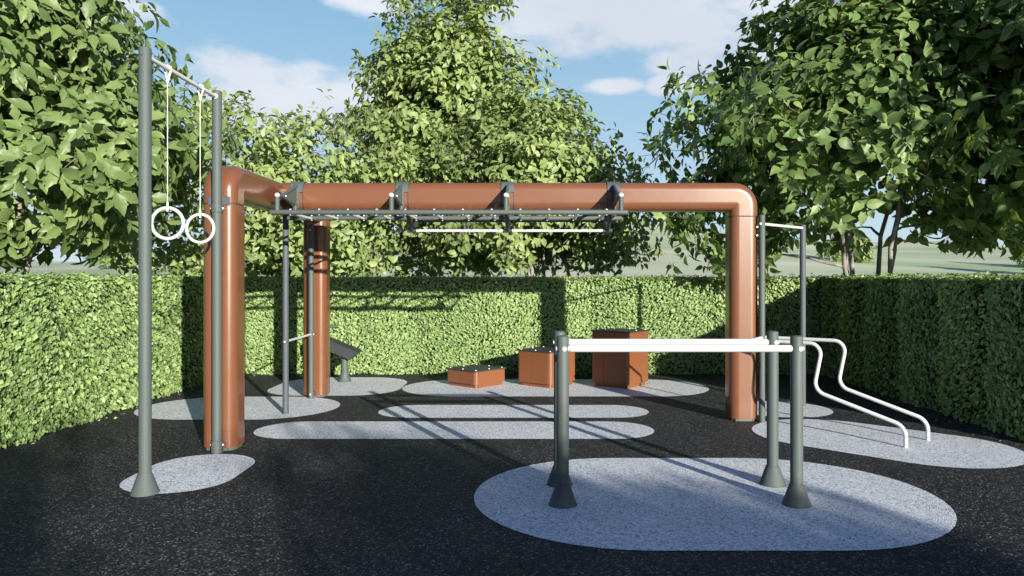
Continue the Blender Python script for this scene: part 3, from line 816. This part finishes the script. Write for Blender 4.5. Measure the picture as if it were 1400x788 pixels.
# ------------------------------------------------------------------ trees
def tree(label, base, ells, zmin, nclump, nleaf, Lm, mat, seed, stems=4, spread=0.5, clump_r=(0.40, 0.72), stem_r=0.05, shape='ovate', group='broadleaf trees behind the hedges', inner=0.45, twigs=2.2, low=None):
    rs = np.random.RandomState(seed)
    root = thing('broadleaf_tree', label, 'tree', base, group)
    B = np.array(base, float)
    ells = [np.array(e, float) for e in ells]
    vol = np.array([e[3]*e[4]*e[5] for e in ells])**0.8; vol /= vol.sum()
    C = []
    while len(C) < nclump:
        e = ells[rs.choice(len(ells), p=vol)]
        d = rs.normal(0, 1, 3); d /= np.linalg.norm(d)
        r = inner + (1-inner)*rs.uniform(0, 1)**0.7
        p = e[:3] + d*e[3:]*r
        zm = low[1] if (low and p[0] < low[0]) else zmin
        if p[2] < zm+0.15 + 0.25*rs.uniform(): continue
        # keep clumps from piling up
        if C and np.min(np.linalg.norm(np.array(C)-p, axis=1)) < 0.22: continue
        C.append(p)
    C = np.array(C); R = rs.uniform(clump_r[0], clump_r[1], nclump)
    cen = np.average(np.array([e[:3] for e in ells]), axis=0, weights=vol)
    # ---- wood
    m = MB(); nodes = []; nrad = []
    topz = max(e[2]+e[5]*0.75 for e in ells)
    for s_ in range(stems):
        a = 2*PI*s_/stems + rs.uniform(-0.4, 0.4)
        e = ells[s_ % len(ells)]
        tgt = e[:3] + np.array([math.cos(a)*e[3]*spread, math.sin(a)*e[4]*spread, e[5]*rs.uniform(0.1, 0.75)])
        b0 = B + np.array([math.cos(a), math.sin(a), 0])*(0.05 if stems < 3 else rs.uniform(0.08, 0.30))
        n = 12; pts = []
        for i in range(n+1):
            t = i/n
            p = b0*(1-t)+tgt*t
            p[2] = b0[2]*(1-t)+tgt[2]*t + 0.35*math.sin(PI*t)
            p[:2] -= (tgt[:2]-b0[:2])*0.12*math.sin(PI*t)
            p += rs.normal(0, 0.045, 3)*(0 if i == 0 else 1)
            pts.append(p); 
        sc = [1.15-0.85*i/n for i in range(n+1)]
        m.tube(pts, stem_r, 9, scales=sc)
        for i in range(2, n+1): nodes.append(pts[i]); nrad.append(stem_r*sc[i])
    nodes = np.array(nodes)
    sub_nodes = [(p, r) for p, r in zip(nodes, nrad)]
    order = np.argsort(np.linalg.norm((C-cen), axis=1))
    for ci in order:
        c = C[ci]
        A_ = np.array([p for p, r in sub_nodes])
        dd = np.linalg.norm(A_-c, axis=1) + np.maximum(0, A_[:, 2]-c[2]+0.1)*1.3
        j = int(np.argmin(dd)); p0_, r0 = sub_nodes[j]
        r0 = min(r0*0.7, 0.03); n = 5; pts = []
        for i in range(n+1):
            t = i/n; p = p0_*(1-t)+c*t + np.array([0, 0, 0.10*math.sin(PI*t)]) + rs.normal(0, 0.03, 3)*(0 if i in (0,) else 1)
            pts.append(p)
        r0 = max(r0, 0.008)
        m.tube(pts, r0, 6, scales=[1-0.6*i/n for i in range(n+1)], caps=False)
        for i in (3, 5): sub_nodes.append((pts[i], r0*(1-0.6*i/n)))
    # ---- leaf clusters (rosettes at twig ends)
    kper = 6; ncl = nleaf//kper
    ci = rs.randint(0, nclump, ncl)
    d = rs.normal(0, 1, (ncl, 3)); d /= np.linalg.norm(d, axis=1, keepdims=True)
    rr = rs.uniform(0, 1, ncl)**0.45
    Q = C[ci] + d*R[ci, None]*rr[:, None]*np.array([1.1, 1.1, 0.85])
    keep = Q[:, 2] > (np.where(Q[:, 0] < low[0], low[1], zmin) if low else zmin); Q = Q[keep]; d = d[keep]; ci = ci[keep]; ncl = len(Q)
    outw = Q-cen; outw /= np.linalg.norm(outw, axis=1, keepdims=True)
    ax = outw*0.9 + d*0.5 + np.array([0, 0, 0.25]) + rs.normal(0, 0.35, (ncl, 3)); ax /= np.linalg.norm(ax, axis=1, keepdims=True)
    for q in range(0, ncl, max(1, int(1/ (twigs/10)))):
        c = C[ci[q]]
        m.tube([tuple(c), tuple((c+Q[q])/2+rs.normal(0, 0.02, 3)), tuple(Q[q])], 0.006, 4, scales=[1.2, 0.9, 0.5], caps=False)
    wood = m.build('trunk', M_BARK, root, sharp=180)
    # leaves
    ref = rs.normal(0, 1, (ncl, 3)); U = np.cross(ax, ref); U /= np.linalg.norm(U, axis=1, keepdims=True); V = np.cross(ax, U)
    LP, LD, LN, LL, LR = [], [], [], [], []
    crnd = rs.normal(0, 0.13, ncl)
    for k in range(kper):
        a = 2*PI*k/kper + rs.uniform(-0.5, 0.5, ncl); tilt = np.radians(rs.uniform(35, 100, ncl))
        rad = U*np.cos(a)[:, None]+V*np.sin(a)[:, None]
        D = ax*np.cos(tilt)[:, None] + rad*np.sin(tilt)[:, None] + np.array([0, 0, -0.42])
        D /= np.linalg.norm(D, axis=1, keepdims=True)
        Nn = ax*0.8 + np.array([0, 0, 0.45]) + outw*0.6 + rs.normal(0, 0.34, (ncl, 3))
        D = D + rs.normal(0, 0.22, (ncl, 3)); ok = rs.uniform(0, 1, ncl) > 0.14
        LP.append((Q + D*rs.uniform(0.02, 0.09, ncl)[:, None] + rs.normal(0, 0.03, (ncl, 3)))[ok]); LD.append(D[ok]); LN.append(Nn[ok])
        LL.append((Lm*rs.uniform(0.5, 1.2, ncl))[ok]); LR.append(np.clip(rs.normal(0.5, 0.16, ncl)+crnd, 0, 1)[ok])
    LP = np.concatenate(LP); LD = np.concatenate(LD); LN = np.concatenate(LN); LL = np.concatenate(LL); LR = np.concatenate(LR)
    build_leaf_mesh('crown', LP-B, LD, LN, LL, LL*rs.uniform(0.27, 0.37, len(LL)), mat, LR, root, shape)
    return root

tree('big-leaved tree towering behind the left hedge, at the left edge of the view', (-7.4, 10.3, 0),
     [(-7.5, 10.3, 3.5, 3.1, 2.4, 2.9), (-7.6, 10.3, 5.2, 2.3, 2.2, 2.0)], 1.9, 230, 22000, 0.24, M_LEAF, 101, stems=5, clump_r=(0.45, 0.8), stem_r=0.035, shape='lance')
tree('rounded lime-green tree between the big-leaved left tree and the tall conical tree', (-5.5, 15.5, 0),
     [(-5.9, 15.5, 3.2, 3.0, 1.9, 2.2), (-4.0, 15.3, 2.9, 1.9, 1.6, 1.5)], 1.35, 140, 16000, 0.18, M_LEAF_FAR, 102, stems=5)
tree('tallest conical tree behind the middle of the back hedge', (-2.0, 18.0, 0),
     [(-2.1, 18, 4.2, 2.5, 2.1, 2.6), (-1.8, 17.8, 5.7, 2.25, 1.8, 1.9), (-1.9, 18, 7.4, 1.45, 1.3, 1.7)], 1.5, 230, 32000, 0.20, M_LEAF_FAR, 103, stems=5)
tree('broad lower lime-green tree in front and right of the tall conical tree', (0.4, 15.6, 0),
     [(0.3, 15.6, 2.8, 2.5, 1.8, 1.7), (0.05, 15.6, 4.1, 1.65, 1.5, 1.6)], 1.85, 180, 25000, 0.18, M_LEAF_FAR, 104, stems=6)
tree('dark-leaved tree overhanging the right end of the back hedge', (5.7, 12.6, 0),
     [(5.6, 12.6, 3.6, 3.75, 2.0, 2.4), (6.3, 12.4, 5.4, 2.7, 2.0, 2.0)], 2.22, 210, 23000, 0.215, M_LEAF_DARK, 105, low=(4.0, 1.85), stems=6, clump_r=(0.42, 0.75), stem_r=0.042, shape='broad')
tree('dark-leaved tree over the right hedge, at the right edge of the view', (8.3, 10.7, 0),
     [(8.8, 10.7, 3.9, 3.1, 2.3, 2.4), (8.8, 10.7, 5.6, 2.6, 2.2, 1.8)], 2.25, 180, 18000, 0.22, M_LEAF_DARK, 106, stems=5, clump_r=(0.38, 0.7), stem_r=0.042, shape='broad')
G2 = 'trees behind the viewpoint that shade the court'
tree('young tree far behind the viewpoint casting the dappled shade over the large pad', (9.6, -12.6, 0),
     [(9.2, -12.6, 3.1, 1.8, 1.8, 2.3), (10.25, -12.4, 2.7, 1.75, 1.8, 2.1)], 0.8, 150, 20000, 0.225, M_LEAF, 107, stems=3, clump_r=(0.46, 0.80), group=G2)
tree('young tree far behind the viewpoint casting the shade at the left foreground', (4.4, -12.8, 0),
     [(4.5, -12.6, 3.0, 1.5, 1.7, 2.5), (4.0, -12.8, 2.6, 2.1, 1.7, 2.0)], 0.8, 150, 20000, 0.225, M_LEAF, 108, stems=3, clump_r=(0.46, 0.80), group=G2)
tree('tall tree outside the right side of the court shading the dark trees', (10.8, 4.6, 0),
     [(10.8, 4.6, 4.6, 2.7, 2.3, 2.7)], 2.0, 50, 1500, 0.25, M_LEAF, 109, stems=4, group=G2)

# ------------------------------------------------------------------ far background
m = MB(); nxh, nyh = 60, 14; vs = []; fs = []
for j in range(nyh+1):
    for i in range(nxh+1):
        x = -260+520*i/nxh; y = 70+150*j/nyh
        t = j/nyh; z = -0.3 + 17*(t**1.3)*(0.75+0.25*math.sin(x*0.021+1)+0.12*math.sin(x*0.06))
        vs.append((x, y, z))
for j in range(nyh):
    for i in range(nxh): a = j*(nxh+1)+i; fs.append([a, a+1, a+nxh+2, a+nxh+1])
m.add(vs, fs); tag(m.build('hill', M_HILL, sharp=180), kind='structure')
sheet('path', [(-200, 38), (200, 44), (200, 52), (-200, 47)], -0.004, M_SAND)
FAR = ['far meadow tree leftmost of all, beyond the big-leaved left tree', 'far meadow tree second from the left edge, taller and farther back',
       'far meadow tree seen just right of the left orange leg', 'farthest meadow tree, behind the rounded lime-green tree',
       'far meadow tree in the gap just left of the right orange leg', 'far meadow tree under the dark overhanging crown',
       'far meadow tree seen between the trunks above the right hedge', 'far meadow tree rightmost of all, beyond the right hedge']
k = 0
for (x, y, s) in ((-85, 96, 1.3), (-66, 125, 1.6), (-31, 135, 1.5), (-18, 140, 1.5), (24, 132, 1.3), (55, 130, 1.7), (76, 110, 1.4), (90, 128, 1.6)):
    tree(FAR[k], (x, y, 0), [(x, y, 3.0*s, 2.6*s, 2.2*s, 2.2*s)], 0.9*s, 26, 1500, 0.62*s, M_LEAF_FAR, 300+k, stems=1, clump_r=(0.7*s, 1.1*s), stem_r=0.14*s, shape='simple', group='small trees far off on the meadow', twigs=0.3)
    k += 1

scene.render.resolution_x = 1024; scene.render.resolution_y = 576
